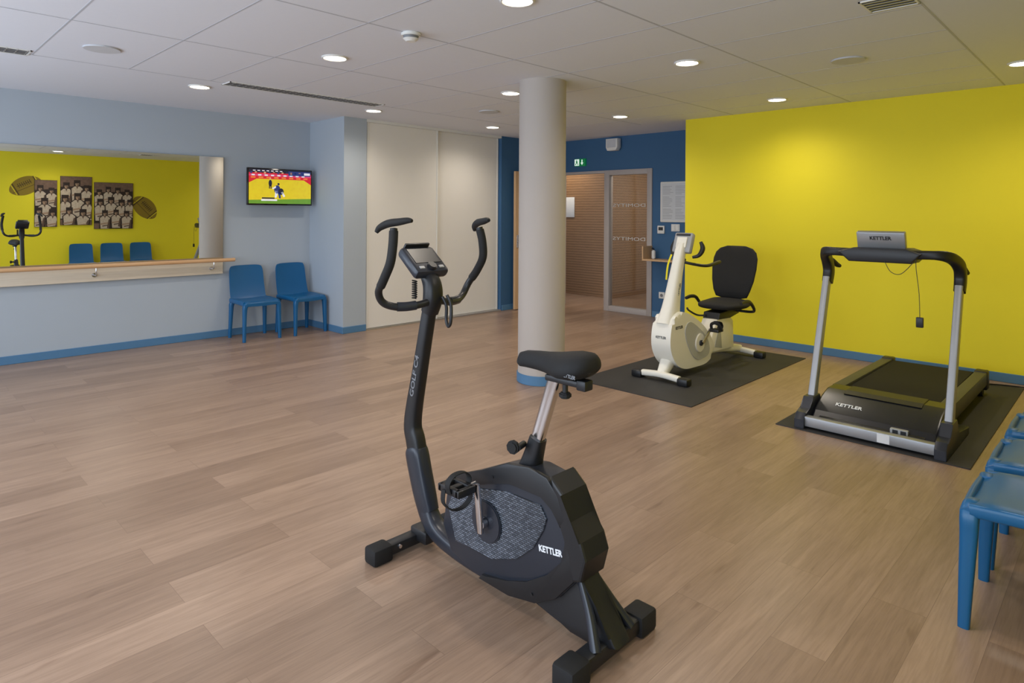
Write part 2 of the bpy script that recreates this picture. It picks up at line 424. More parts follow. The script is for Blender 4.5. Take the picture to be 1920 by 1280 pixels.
def slot_grille(x0,x1,y0,y1,n,along='X',label=''):
    t=Thing('air_diffuser',((x0+x1)/2,(y0+y1)/2,H),label,'air vent')
    bm=bbox(x0,x1,y0,y0+.010,H-.007,H); bbox(x0,x1,y1-.010,y1,H-.007,H,bm=bm); bbox(x0,x0+.010,y0,y1,H-.007,H,bm=bm); bbox(x1-.010,x1,y0,y1,H-.007,H,bm=bm)
    t.add(bm,'frame',m_white)
    t.add(bbox(x0+.008,x1-.008,y0+.008,y1-.008,H-.003,H+.0005),'slot',m_slot)
    bm=bmesh.new()
    for k in range(1,n):
        if along=='X':
            y=y0+(y1-y0)*k/n; bbox(x0,x1,y-.004,y+.004,H-.005,H-.003,bm=bm)
        else:
            x=x0+(x1-x0)*k/n; bbox(x-.005,x+.005,y0,y1,H-.006,H-.003,bm=bm)
    if along=='X':
        k=x0+.06
        while k<x1: bbox(k-.004,k+.004,y0,y1,H-.005,H-.003,bm=bm); k+=.06
    t.add(bm,'louvre',m_alu)
slot_grille(2.27,3.88,5.69,5.88,3,'X','long white linear slot air diffuser above the closet side')
slot_grille(-.6,.86,5.65,5.84,3,'X','long white linear slot air diffuser near the mirror wall')
slot_grille(3.74,3.97,.84,1.08,5,'Y','square white louvred air grille in the ceiling')

# ---------------------------------------------------------------- north wall: mirror, rail, tv
n_y=7.544
def my(x): return n_y-.0105*(x-2.2)
bm=bmesh.new()
P=[(.1,.90),(2.935,.90),(2.935,2.07),(.1,2.07)]
va=[bm.verts.new((x,my(x)+(z-1.35)*.0021,z)) for x,z in P]; vb=[bm.verts.new((x,my(x)+.006,z)) for x,z in P]
bm.faces.new(va); bm.faces.new(vb[::-1])
for i in range(4): bm.faces.new((va[(i+1)%4],va[i],vb[i],vb[(i+1)%4]))
mt=Thing('wall_mirror',(1.5,7.56,.9),'large frameless rectangular mirror fixed to pale blue wall above a handrail','mirror')
mt.add(bm,'mirror_glass',m_mirror)
rt=Thing('handrail',(1.5,7.54,.74),'pale wood laminate board with round beech handrail on metal brackets','handrail')
rt.add(bbox(-.2,2.93,7.52,7.573,.735,.885,bev=.003),'board',m_lam)
rt.add(sweep([(-.3,7.44,.895),(1.5,7.44,.895),(3.03,7.44,.895)],.021,seg=16,smooth=False),'rail',m_wood)
for x in (.35,1.66,2.80):
    bm=cyl((x,7.515,.80),(0,1,0),.022,.012,seg=20,bev=.002); sweep([(x,7.51,.80),(x,7.46,.80),(x,7.44,.83),(x,7.44,.88)],.006,bm=bm)
    rt.add(bm,'bracket',m_chrome,label='round metal bracket')
tv=Thing('television',(3.56,7.40,1.53),'flat wall-mounted television showing a judo match, on pale blue wall','television')
tv.add(bbox(3.15,3.96,7.385,7.425,1.525,1.965,bev=.006),'casing',m_gloss)
bm=bbox(3.42,3.68,7.425,7.45,1.63,1.86,bev=.003); bbox(3.5,3.6,7.45,7.574,1.70,1.79,bm=bm)
tv.add(bm,'wall_bracket',m_black)
ecol=[('tv_yellow',(206,184,40)),('tv_red',(196,30,50)),('tv_magenta',(206,60,110)),('tv_dark',(26,30,52)),('tv_white',(214,214,222)),('tv_blue',(38,52,110)),('tv_green',(96,140,50)),('tv_skin',(200,150,120)),('tv_orange',(222,120,60))]
em=[M(n,c,.3,emis=.6,noise=.12,scale=25) for n,c in ecol]
bm=bmesh.new(); sx0,sx1,sz0,sz1=3.165,3.945,1.545,1.95
X=lambda f:sx0+(sx1-sx0)*f
Z=lambda f:sz0+(sz1-sz0)*f
def Q4(pts,mi,off):
    y=7.3845-off*.0003; flat([(X(a),y,Z(b)) for a,b in pts],mi,bm)
def q(a,b,c,d,mi,off): Q4([(a,b),(c,b),(c,d),(a,d)],mi,off)
q(0,0,1,1,0,0)
Q4([(0,0),(1,0),(1,.16),(0,.10)],6,1)
q(0,.72,1,1,1,1); Q4([(0,.60),(.14,.74),(0,.74)],1,2); Q4([(.86,.74),(1,.58),(1,.74)],1,2)
q(0,.80,1,.86,2,2); q(0,.90,1,1,3,2); q(.62,.84,.99,.97,5,3)
for k in range(8): q(.03+k*.12,.74,.10+k*.12,.785,8,3)
for k in range(9): q(.04+k*.1,.81,.09+k*.1,.85,4,3)
for k in range(14): q(.02+k*.07,.87+.02*(k%3),.05+k*.07,.93+.01*(k%2),7 if k%2 else 5,3)
q(.03,.93,.55,.985,3,4)
for k in range(7): q(.06+k*.07,.945,.1+k*.07,.97,4,5)
def poly(cx,cz,rx,rz,mi,off,n=10): Q4([(cx+rx*math.cos(2*math.pi*i/n),cz+rz*math.sin(2*math.pi*i/n)) for i in range(n)],mi,off)
poly(.33,.60,.028,.10,3,4); poly(.33,.73,.014,.03,7,5); q(.31,.44,.325,.55,3,4); q(.335,.44,.35,.55,3,4)
poly(.44,.42,.05,.13,5,4); poly(.50,.36,.045,.10,3,5); poly(.46,.58,.018,.035,3,5)
Q4([(.40,.18),(.43,.18),(.46,.38),(.41,.38)],4,4); Q4([(.47,.16),(.50,.16),(.49,.34),(.45,.34)],5,5); Q4([(.54,.20),(.57,.22),(.53,.36),(.50,.34)],4,5)
Q4([(.36,.46),(.42,.52),(.42,.47),(.37,.42)],4,5)
q(.19,.08,.44,.13,4,5); q(.2,.14,.40,.18,3,5); q(.88,.87,.98,.94,4,5)
tv.add(bm,'screen',em,recalc=False)

# ---------------------------------------------------------------- south wall posters (seen in mirror)
ps=[M('sepia_dark',(46,32,26),.6,noise=.5,scale=25),M('sepia_light',(196,178,156),.6,noise=.4,scale=34),M('sepia_mid',(118,92,76),.6,noise=.45,scale=25),M('sepia_skin',(166,136,110),.6,noise=.25,scale=60),M('poster_side',(90,80,70),.7),M('sepia_shadow',(96,74,60),.6,noise=.3,scale=40)]
def poster(x0,x1,z0,z1,people,label):
    bm=bbox(x0,x1,YS+.002,YS+.02,z0,z1,mi=4)
    yb=YS+.0203
    flat([(x0,yb,z0),(x1,yb,z0),(x1,yb,z1),(x0,yb,z1)],0,bm)
    def F(pts,mi,o):
        flat([(min(max(a,x0+.004),x1-.004),yb+o*.00012,min(max(b,z0+.004),z1-.004)) for a,b in pts],mi,bm)
    def el(cx,cz,rx,rz,mi,o,n=12): F([(cx+rx*math.cos(2*math.pi*i/n),cz+rz*math.sin(2*math.pi*i/n)) for i in range(n)],mi,o)
    w=x1-x0; h=z1-z0
    F([(x0,z1-.22*h),(x1,z1-.18*h),(x1,z1),(x0,z1)],2,1)
    F([(x0,z0),(x1,z0),(x1,z0+.10*h),(x0,z0+.12*h)],2,1)
    for k,(cx,cz,s) in enumerate(people):
        o=2+k*8
        F([(cx-.115*s,cz-.36*s),(cx+.115*s,cz-.36*s),(cx+.125*s,cz-.05*s),(cx+.06*s,cz+.0),(cx+.06*s,cz+.13*s),(cx-.06*s,cz+.13*s),(cx-.06*s,cz),(cx-.125*s,cz-.05*s)],0,o)
        F([(cx-.09*s,cz-.34*s),(cx+.09*s,cz-.34*s),(cx+.105*s,cz-.06*s),(cx+.05*s,cz-.01*s),(cx-.05*s,cz-.01*s),(cx-.105*s,cz-.06*s)],1,o+1)
        F([(cx-.02*s,cz-.01*s),(cx+.02*s,cz-.01*s),(cx,cz-.07*s)],5,o+2)
        F([(cx+.04*s,cz-.30*s),(cx+.09*s,cz-.32*s),(cx+.105*s,cz-.08*s),(cx+.075*s,cz-.10*s)],5,o+2)
        el(cx,cz+.045*s,.036*s,.055*s,3,o+3)
        F([(cx+.040*s*math.cos(math.pi*i/6),cz+.06*s+.052*s*math.sin(math.pi*i/6)) for i in range(7)],0,o+4)
        F([(cx-.02*s,cz+.05*s),(cx+.02*s,cz+.05*s),(cx+.018*s,cz+.042*s),(cx-.018*s,cz+.042*s)],5,o+5)
        F([(cx+.008*s,cz+.035*s),(cx+.034*s,cz+.05*s),(cx+.02*s,cz+.0*s),(cx+.004*s,cz-.005*s)],5,o+5)
        F([(cx-.105*s,cz-.19*s),(cx+.06*s,cz-.16*s),(cx+.06*s,cz-.195*s),(cx-.10*s,cz-.225*s)],3,o+6)
        F([(cx-.06*s,cz-.24*s),(cx+.10*s,cz-.21*s),(cx+.10*s,cz-.235*s),(cx-.05*s,cz-.265*s)],5,o+6)
    ob=finish(bm,'poster',ps,((x0+x1)/2,YS,z0),recalc=False)
    top(ob,label,'poster','sepia team posters')
poster(2.20,2.56,1.16,2.07,[(2.29,1.86,.85),(2.47,1.82,.8),(2.36,1.60,.95),(2.27,1.42,.9),(2.49,1.38,.9)],'tall sepia photo panel of rugby players on yellow wall')
poster(2.61,3.14,1.19,2.16,[(2.71,1.92,.9),(2.89,1.97,.9),(3.05,1.88,.85),(2.69,1.66,1),(2.90,1.70,1),(3.07,1.61,.95),(2.76,1.42,.95),(2.99,1.38,1)],'sepia photo panel of a rugby team in white shirts')
poster(3.18,3.88,1.11,2.06,[(3.27,1.81,.8),(3.43,1.87,.8),(3.60,1.85,.85),(3.77,1.82,.8),(3.29,1.60,.95),(3.48,1.64,.95),(3.67,1.59,.95),(3.82,1.61,.8),(3.37,1.38,.85),(3.57,1.40,.8),(3.76,1.37,.85)],'wide sepia photo panel of a seated rugby team')
mb1=M('decal_ochre',(142,118,30),.7,noise=.01); mb2=M('decal_dark',(84,66,22),.7,noise=.01); mb3=M('decal_line',(226,206,40),.7,noise=.01)
def ball(cx,cz,L,W,ang):
    bm=bmesh.new(); y=YS+.0012
    c,s=math.cos(ang),math.sin(ang)
    def T(a,b,o=0): return (cx+a*c-b*s,y+o*.0004,cz+a*s+b*c)
    n=48
    def lemon(t,k=1):
        a=math.cos(t); b=math.sin(t); return (L*a*k, W*(abs(b)**1.2)*(1 if b>0 else -1)*k)
    flat([T(*lemon(2*math.pi*i/n,1.0),1) for i in range(n)],0,bm)
    for sg in (-1,1):
        for xs,wd,mi in ((sg*L*.74,.014,2),(sg*L*.66,.02,1)):
            hw=W*(1-(xs/L)**2)**.6
            flat([T(xs,-hw*.96,2),T(xs+wd,-hw*.95,2),T(xs+wd,hw*.95,2),T(xs,hw*.96,2)],mi,bm)
    flat([T(-L*.46,W*.20,2),T(L*.46,W*.20,2),T(L*.46,W*.27,2),T(-L*.46,W*.27,2)],1,bm)
    for k in range(7):
        xx=-L*.38+k*L*.125
        flat([T(xx,W*.0,3),T(xx+.014,W*.0,3),T(xx+.014,W*.5,3),T(xx,W*.5,3)],1,bm)
    flat([T(-L*.88,-W*.22,2),T(L*.88,-W*.22,2),T(L*.88,-W*.27,2),T(-L*.88,-W*.27,2)],1,bm)
    ob=finish(bm,'wall_decal',[mb1,mb2,mb3],(cx,YS,cz),recalc=False)
    top(ob,'ochre rugby ball sticker on yellow wall','wall decal','rugby ball stickers')
ball(2.06,1.95,.27,.17,math.radians(28)); ball(4.11,1.55,.29,.19,math.radians(-48))

# ---------------------------------------------------------------- entrance wall fittings
def simple(bm,name,mat,org,label,c,group=None): return top(finish(bm,name,mat,org),label,c,group)
t=Thing('exit_sign',(XB-.02,6.19,2.17),'green emergency exit sign with white pictogram above doorway','exit sign')
t.add(bbox(XB-.035,XB,6.08,6.29,2.18,2.295,bev=.003),'housing',m_green)
bm=bmesh.new(); xx=XB-.036
flat([(xx,6.285,2.188),(xx,6.195,2.188),(xx,6.195,2.288),(xx,6.285,2.288)],0,bm)
t.add(bm,'light_panel',m_signw,recalc=False)
bm=bmesh.new(); xx=XB-.037
flat([(xx,6.15,2.28),(xx,6.13,2.28),(xx,6.13,2.235),(xx,6.112,2.235),(xx,6.14,2.195),(xx,6.168,2.235),(xx,6.15,2.235)],0,bm)
t.add(bm,'arrow',m_signw,recalc=False)
bm=bmesh.new()
flat([(xx,6.245+.008*math.cos(a*.63),2.274+.008*math.sin(a*.63)) for a in range(10)],0,bm)
flat([(xx,6.26,2.262),(xx,6.23,2.264),(xx,6.225,2.23),(xx,6.255,2.23)],0,bm)
flat([(xx,6.255,2.232),(xx,6.24,2.232),(xx,6.26,2.197),(xx,6.275,2.20)],0,bm); flat([(xx,6.24,2.232),(xx,6.225,2.232),(xx,6.208,2.197),(xx,6.218,2.194)],0,bm)
t.add(bm,'running_figure',m_green,recalc=False)
t=Thing('wall_speaker',(XB-.06,5.53,2.38),'small white box loudspeaker mounted high on blue wall','speaker')
t.add(prism([(5.46,2.375),(5.61,2.375),(5.635,2.42),(5.635,2.55),(5.43,2.55),(5.43,2.42)],'YZ',XB-.12,XB-.02,bev=.01),'cabinet',m_white)
t.add(bbox(XB-.124,XB-.118,5.455,5.61,2.42,2.535,bev=.004,seg=1),'grille',m_disc)
t.add(bbox(XB-.03,XB,5.50,5.56,2.44,2.52),'wall_bracket',m_grey)
t=Thing('notice_board',(XB-.01,4.56,1.34),'white framed notice board with a printed sheet on blue wall','notice board')
t.add(bbox(XB-.02,XB,4.32,4.77,1.335,1.895,bev=.012),'frame',m_white)
t.add(bbox(XB-.0225,XB-.02,4.345,4.745,1.36,1.87),'sheet',M('paper_grey',(206,209,212),.6))
bm=bmesh.new()
random.seed(5)
for r in range(22):
    z=1.385+r*.021
    if r in (7,15): continue
    w=random.uniform(.10,.16); bbox(XB-.0235,XB-.0225,4.725-w,4.725,z,z+.006,bm=bm)
    w=random.uniform(.08,.15); bbox(XB-.0235,XB-.0225,4.53-w,4.53,z,z+.006,bm=bm)
t.add(bm,'print_lines',M('pale_print',(160,163,168),.5))
t=Thing('thermostat',(XB-.01,4.755,1.18),'white wall thermostat with small grey display','thermostat')
t.add(bbox(XB-.025,XB,4.70,4.81,1.175,1.285,bev=.006),'casing',m_white)
t.add(bbox(XB-.028,XB-.024,4.72,4.79,1.22,1.265),'display',m_txtd)
t=Thing('light_switch',(XB-.01,4.53,1.21),'white double light switch on blue wall','switch')
t.add(bbox(XB-.01,XB,4.47,4.60,1.21,1.31,bev=.003),'plate',m_white)
for k in range(2): t.add(bbox(XB-.016,XB-.01,4.48+k*.057,4.532+k*.057,1.22,1.30,bev=.003,seg=1),'rocker',m_white)
t=Thing('power_socket',(XB-.01,4.745,.27),'white wall power socket above skirting','socket')
t.add(bbox(XB-.01,XB,4.70,4.79,.27,.36,bev=.003),'plate',m_white)
t.add(cyl((XB-.011,4.745,.315),(1,0,0),.022,.006,seg=20),'socket_well',m_txtg)
t=Thing('wall_shelf',(XB-.12,4.68,.8),'small light wood wall shelf with low side on blue wall','shelf')
t.add(bbox(XB-.24,XB,4.36,4.92,.80,.825,bev=.002,seg=1),'shelf_board',m_doorwood)
t.add(bbox(XB-.24,XB,4.90,4.92,.825,1.0,bev=.002,seg=1),'side_panel',m_doorwood)
t=Thing('pump_bottle',(XB-.10,4.82,.825),'small clear white pump bottle on wooden shelf','bottle')
t.add(cyl((XB-.10,4.82,.885),(0,0,1),.028,.12,seg=20,bev=.01),'bottle_body',m_white)
bm=cyl((XB-.10,4.82,.955),(0,0,1),.01,.03,seg=12); sweep([(XB-.10,4.82,.965),(XB-.13,4.82,.975),(XB-.145,4.82,.968)],.006,bm=bm); t.add(bm,'pump',m_txtd)
simple(bbox(8.985,9.0,7.24,7.50,1.38,1.74,bev=.003),'wall_sign',m_white,(8.99,7.37,1.38),'white rectangular notice on ribbed wood wall','sign')

# ---------------------------------------------------------------- chairs
def build_chair(org,label,group,ang):
    t=Thing('chair',(0,0,0),label,'chair',group)
    def seatf(u,v):
        x=-.213+.426*u; y=-.20+.415*v
        e=abs(2*u-1)
        w=1-.035*(abs(2*v-1)**6)
        z=.455-.014*(1-e**2)-(max(0,v-.74)/.26)**2*.032-(e**10)*.012
        return Vector((x*w,y,z))
    bm=slab(seatf,20,18,(0,0,-.022))
    for sx in (-1,1): sweep([(sx*.203,-.19,.428),(sx*.205,0,.427),(sx*.201,.185,.416)],.013,.024,side=(1,0,0),power=2.6,seg=16,bm=bm)
    sweep([(-.185,.200,.410),(0,.203,.414),(.185,.200,.410)],.022,.013,side=(0,0,1),power=2.6,seg=16,bm=bm)
    t.add(bm,'seat',m_chair,sharp=60)
    def backf(u,v):
        z=.435+.385*v
        hw=.205*(1-.05*v)*(1-.10*v**14)
        x=(2*u-1)*hw
        e=abs(2*u-1)
        y=-.185-.055*v-.02*(1-e**2)*(v**.5)+ (0.03*(1-v)**4)
        zz=z-.012*(e**6)*(v**4)
        return Vector((x,y,zz))
    t.add(slab(backf,18,18,(0,-.018,0)),'backrest',m_chair,sharp=50)
    for sx in (-1,1):
        for sy in (-1,1):
            yb=.186 if sy>0 else -.176
            path=[(sx*.13,yb*.97,.422),(sx*.170,yb,.415),(sx*.192,yb+sy*.002,.385),(sx*.197,yb+sy*.003,.32),(sx*.201,yb+sy*.009,.17),(sx*.205,yb+sy*.015,0)]
            t.add(sweep(path,[.022,.027,.029,.027,.023,.018],[.016,.026,.026,.022,.019,.017],side=(0,1,0),power=3.2,seg=18,n=6),'leg',m_chair,sharp=60)
    t.e.location=org; t.e.rotation_euler=(0,0,ang)
    return t
g1='blue chairs in a row by the yellow wall'; g2='blue chairs beside the handrail'
proto=build_chair((2.94,.235,0),'blue one-piece moulded plastic chair, standing with its back to yellow wall',g1,0)
def copy_chair(loc,ang,label,group):
    e=proto.e.copy(); COL.objects.link(e); e.location=loc; e.rotation_euler=(0,0,ang); e['label']=label; e['group']=group
    for p in proto.parts:
        c=p.copy(); c.parent=e; COL.objects.link(c)
copy_chair((3.47,.235,0),0,'blue one-piece moulded plastic chair between two identical chairs',g1)
copy_chair((4.0,.235,0),0,'blue one-piece moulded plastic chair at the end of a row',g1)
copy_chair((3.19,7.26,0),math.pi,'blue moulded plastic chair beneath the television, beside the handrail',g2)
copy_chair((3.755,7.25,0),math.pi+.10,'blue moulded plastic chair slightly turned, beside the wall pier',g2)

# ---------------------------------------------------------------- upright exercise bike
cx=1.73
B=Thing('exercise_bike',(cx,1.75,0),'black upright exercise bike with grey patterned housing standing on wood floor','exercise bike')
def YZ(l,x=cx): return [(x,a,b) for a,b in l]
def stab(y,x0,x1,z1,w,name):
    st=B.add(bbox(x0+.05,x1-.05,y-w*.72,y+w*.72,.014,z1-.008,bev=.010),name,m_black)
    for a,b in ((x0,x0+.095),(x1-.095,x1)):
        bm=bbox(a,b,y-w,y+w,.0,z1,bev=.012)
        B.add(bm,'end_cap',m_blackm,parent=st)
    return st
stab(2.25,1.47,1.96,.068,.040,'front_stabilizer')
stab(1.24,1.49,1.96,.075,.043,'rear_stabilizer')
B.add(cyl((1.60,2.218,.045),(0,-1,0),.008,.012,seg=10),'bolt',m_chrome)
post=[(2.185,1.06),(2.25,.78),(2.305,.53),(2.285,.44),(2.25,.33)]
fp=B.add(sweep(YZ(post),[.027,.028,.031,.034,.034],[.027,.031,.038,.042,.040],side=(1,0,0),power=3.6,seg=20),'front_post',m_black)
B.add(sweep(YZ([(2.285,.415),(2.275,.39),(2.245,.30),(2.215,.22),(2.19,.16)]),[.034,.041,.041,.040,.036],[.040,.050,.050,.048,.044],side=(1,0,0),power=3.4,seg=20),'post_sleeve',m_gunm)
B.add(sweep(YZ([(2.225,.26),(2.20,.17),(2.13,.10),(2.0,.07),(1.8,.06),(1.6,.075)]),[.034,.036,.038,.040,.04,.04],[.036,.040,.036,.032,.03,.03],side=(1,0,0),power=3.4,seg=20),'frame_beam',m_gunm)
B.add(bbox(cx-.04,cx+.04,2.16,2.27,.03,.085,bev=.01),'stabilizer_mount',m_black)
d=Vector((0,-.22,.975)).normalized(); p=Vector((0,.975,.22)).normalized()
B.add(text('GOLF C4',.036,Vector((cx-.0292,2.258,.735)),d,p,bold=.0006,width=.19),'lettering',m_txtg,parent=fp)
# housing
T_=.056
shell=[(2.0,.36),(1.90,.41),(1.78,.465),(1.65,.525),(1.54,.54),(1.46,.53),(1.41,.485),(1.38,.41),(1.325,.36),(1.305,.31),(1.33,.225),(1.41,.135),(1.50,.085),(1.62,.05),(1.84,.048),(1.98,.085),(2.03,.18)]
hs=B.add(prism(shell,'YZ',cx-T_,cx+T_,bev=.014,seg=3),'housing',m_gunm,sharp=25)
pan=[(1.985,.27),(1.955,.335),(1.86,.38),(1.66,.425),(1.49,.43),(1.46,.39),(1.475,.345),(1.52,.27),(1.60,.20),(1.73,.15),(1.94,.145)]
B.add(prism(pan,'YZ',cx-T_-.007,cx-T_+.002,bev=.002,seg=1),'patterned_panel',m_brick,parent=hs)
rim=[(1.995,.375),(1.91,.42),(1.78,.473),(1.65,.535),(1.54,.55),(1.455,.537),(1.405,.49),(1.375,.415),(1.395,.385),(1.43,.44),(1.48,.468),(1.64,.468),(1.78,.418),(1.96,.352)]
B.add(prism(rim,'YZ',cx-T_-.013,cx-T_+.006,bev=.005,seg=2),'top_cover',m_black,parent=hs)
low=[(1.375,.38),(1.325,.355),(1.305,.31),(1.335,.225),(1.415,.135),(1.51,.08),(1.64,.052),(1.80,.052),(1.78,.075),(1.65,.10),(1.55,.14),(1.45,.20),(1.385,.27),(1.375,.33)]
B.add(prism(low,'YZ',cx-T_-.011,cx-T_+.006,bev=.004,seg=2),'lower_cover',m_black,parent=hs)
rear=[(1.44,.545),(1.385,.50),(1.355,.415),(1.305,.365),(1.285,.31),(1.305,.235),(1.345,.22),(1.345,.31),(1.39,.385),(1.425,.47)]
B.add(prism(rear,'YZ',cx-T_-.012,cx+T_+.012,bev=.009,seg=2),'rear_cover',m_black,parent=hs,sharp=20)
tx=Vector((0,-1,.16)).normalized(); ty=Vector((0,.16,1)).normalized()
B.add(text('KETTLER',.030,(cx-T_-.0015,1.445,.285),tx,ty,bold=.0010,width=.108),'lettering',m_txtw,parent=hs)
for yy,zz in ((1.92,.38),(1.72,.464),(1.52,.11)):
    B.add(cyl((cx-T_-.014,yy,zz),(1,0,0),.005,.004,seg=10),'screw',m_black,parent=hs)
tail=[(1.64,.08),(1.46,.055),(1.37,.03),(1.25,.03),(1.18,.06),(1.20,.09),(1.27,.16),(1.32,.25),(1.40,.24)]
B.add(prism(tail,'YZ',cx-.043,cx+.043,bev=.012,seg=2),'rear_leg',m_black,sharp=25)
for sx in (-1,1):
    B.add(sweep([(cx+sx*.033,1.33,.225),(cx+sx*.06,1.27,.14),(cx+sx*.095,1.22,.06)],[.012,.014,.016],side=(1,0,0),power=3),'brace',m_gunm)
# crank and pedals
ck=(1.755,.285)
xn=cx-T_-.012
cset=B.add(cyl((xn,ck[0],ck[1]),(1,0,0),.078,.012,seg=48,bev=.004),'crank_disc',m_gunm)
B.add(cyl((xn-.02,ck[0],ck[1]),(1,0,0),.019,.03,seg=24,bev=.004),'crank_hub',m_chrome,parent=cset)
a1=(1.765,.435)
B.add(sweep([(xn-.032,ck[0]-.003,ck[1]-.032),(xn-.032,ck[0],ck[1]),(xn-.04,a1[0],a1[1])],[.008,.009,.007],[.011,.016,.011],side=(1,0,0),power=4,smooth=False),'crank_arm',m_chrome,parent=cset,label='chrome crank arm')
xf=cx+T_+.03
B.add(sweep([(cx+T_,ck[0],ck[1]),(xf,ck[0],ck[1]),(xf,2*ck[0]-a1[0],2*ck[1]-a1[1])],[.01,.01,.008],[.014,.016,.011],side=(1,0,0),power=4,smooth=False),'crank_arm',m_chrome,parent=cset)
def pedal(x,y,z,sg):
    bm=bbox(x-.042,x-.022,y-.055,y+.055,z-.014,z+.014,bev=.005); bbox(x+.022,x+.042,y-.055,y+.055,z-.014,z+.014,bev=.005,bm=bm)
    bbox(x-.042,x+.042,y-.060,y-.038,z-.014,z+.014,bev=.005,bm=bm); bbox(x-.042,x+.042,y+.038,y+.060,z-.014,z+.014,bev=.005,bm=bm)
    bbox(x-.045,x+.042,y-.014,y+.014,z-.010,z+.010,bev=.005,bm=bm)
    B.add(bm,'pedal',m_black,parent=cset)
    B.add(sweep([(x-.045,y-.01,z-.005),(x-.052,y-.01,z+.03),(x-.025,y-.01,z+.055),(x+.025,y-.01,z+.055),(x+.052,y-.01,z+.03),(x+.045,y-.01,z-.005)],.014,.0035,side=(0,1,0),seg=8),'pedal_strap',m_blackm,parent=cset)
    B.add(sweep([(x-.046,y+.02,z),(x-.05,y+.015,z-.045),(x-.02,y+.0,z-.075),(x+.02,y-.01,z-.075),(x+.05,y-.02,z-.045),(x+.046,y-.02,z)],.012,.0035,side=(0,1,0),seg=8),'pedal_strap',m_blackm,parent=cset)
pedal(xn-.11,1.80,.432,1)
pedal(xf+.065,2*ck[0]-a1[0],2*ck[1]-a1[1],1)
B.add(cyl((xn-.055,1.78,.434),(1,0,0),.007,.04,seg=12),'pedal_axle',m_chrome,parent=cset)
# seat post
B.add(sweep(YZ([(1.60,.48),(1.585,.54),(1.555,.635)]),[.036,.032,.026],[.060,.038,.029],side=(1,0,0),power=3.5,seg=16),'post_collar',m_black)
B.add(sweep(YZ([(1.575,.58),(1.475,.865)]),.017,.025,side=(1,0,0),power=4,seg=16,smooth=False),'seat_post',m_chrome,label='polished metal seat post')
B.add(cyl((cx-.045,1.60,.605),(1,.3,0),.012,.05,seg=14),'clamp_stem',m_black)
B.add(cyl((cx-.074,1.61,.605),(1,.25,0),.025,.024,seg=9,bev=.006),'adjustment_knob',m_blackm)
B.add(bbox(cx-.020,cx+.020,1.345,1.51,.855,.878,bev=.006),'saddle_slider',m_black)
B.add(bbox(cx-.023,cx+.023,1.325,1.365,.848,.884,bev=.006),'slider_end',m_black)
B.add(cyl((cx,1.43,.835),(0,0,1),.01,.035,seg=12),'knob_stem',m_black); B.add(cyl((cx,1.43,.815),(0,0,1),.022,.02,seg=10,bev=.005),'saddle_knob',m_blackm)
# saddle
secs=[(1.305,.02,.012,.942),(1.312,.050,.030,.940),(1.335,.076,.042,.935),(1.375,.086,.048,.928),(1.42,.079,.046,.922),(1.46,.059,.042,.918),(1.51,.038,.037,.917),(1.56,.029,.034,.916),(1.61,.026,.031,.913),(1.64,.022,.027,.907),(1.657,.009,.012,.898)]
rings=[]
for (y,w,hh,z) in secs:
    ring=[]
    for j in range(24):
        a=2*math.pi*j/24; ca,sa=math.cos(a),math.sin(a)
        zz=z+hh*sa-.014*(abs(ca)**3)*(w/.1)
        ring.append(Vector((cx+w*math.copysign(abs(ca)**.8,ca),y,zz)))
    rings.append(ring)
B.add(loft(rings),'saddle',m_blackm,sharp=60)
B.add(text('KETTLER',.016,(cx-.081,1.35,.908),(-.1,-1,0),(.25,0,1),bold=.0004),'saddle_lettering',m_txtg)
# handlebar
for sx in (-1,1):
    def hp(l): return [(cx+sx*a,b,c) for a,b,c in l]
    bar=B.add(sweep(hp([(0,2.165,1.075),(.07,2.165,1.062),(.15,2.19,1.055),(.215,2.22,1.075),(.245,2.215,1.125),(.25,2.165,1.185),(.25,2.125,1.25),(.243,2.12,1.32),(.232,2.13,1.385)]),.0155,seg=14,n=8),'handlebar',m_black)
    B.add(sweep(hp([(.09,2.17,1.06),(.13,2.183,1.057),(.165,2.197,1.058)]),.0195,seg=14),'pulse_grip',m_gunm,parent=bar)
    B.add(sweep(hp([(.248,2.195,1.15),(.2515,2.162,1.19),(.251,2.125,1.25),(.243,2.12,1.32),(.234,2.128,1.375)]),.0185,seg=14),'foam_grip',m_blackm,parent=bar)
    B.add(sweep(hp([(.268,2.20,1.368),(.258,2.188,1.388),(.243,2.15,1.405),(.228,2.10,1.412),(.214,2.06,1.418),(.208,2.042,1.416)]),[.008,.015,.019,.018,.015,.008],[.008,.013,.016,.015,.012,.007],side=(1,0,0),seg=14),'handlebar_end',m_blackm,parent=bar)
B.add(sweep([(cx,2.19,1.02),(cx,2.17,1.08),(cx,2.175,1.14),(cx,2.21,1.19)],[.034,.040,.038,.032],[.034,.036,.034,.030],side=(1,0,0),power=3,seg=16),'handlebar_clamp',m_black)
B.add(sweep([(cx+.02,2.10,1.10),(cx+.03,2.085,1.06),(cx+.03,2.085,.99),(cx+.03,2.10,.965),(cx+.03,2.115,.99),(cx+.03,2.115,1.05),(cx+.02,2.13,1.09)],.007,seg=10),'clamp_lever',m_black)
coil=[]
for k in range(60):
    a=k*.9; coil.append((cx-.06+.010*math.cos(a),2.22+.010*math.sin(a),1.08+.08*k/60))
B.add(sweep(coil,.003,seg=6,n=1,smooth=False),'coiled_cable',m_blackm)
R=Matrix.Rotation(math.radians(38),4,'X').to_3x3()
def place(bm,loc):
    for v in bm.verts: v.co=R@v.co+Vector(loc)
    return bm
cl=(cx,2.235,1.235)
con=B.add(place(bbox(-.088,.088,-.083,.083,-.028,.02,bev=.016),cl),'console',m_gunm)
B.add(place(bbox(-.068,.068,-.03,.062,.018,.0225,bev=.001,seg=1),cl),'console_screen',m_screen,parent=con)
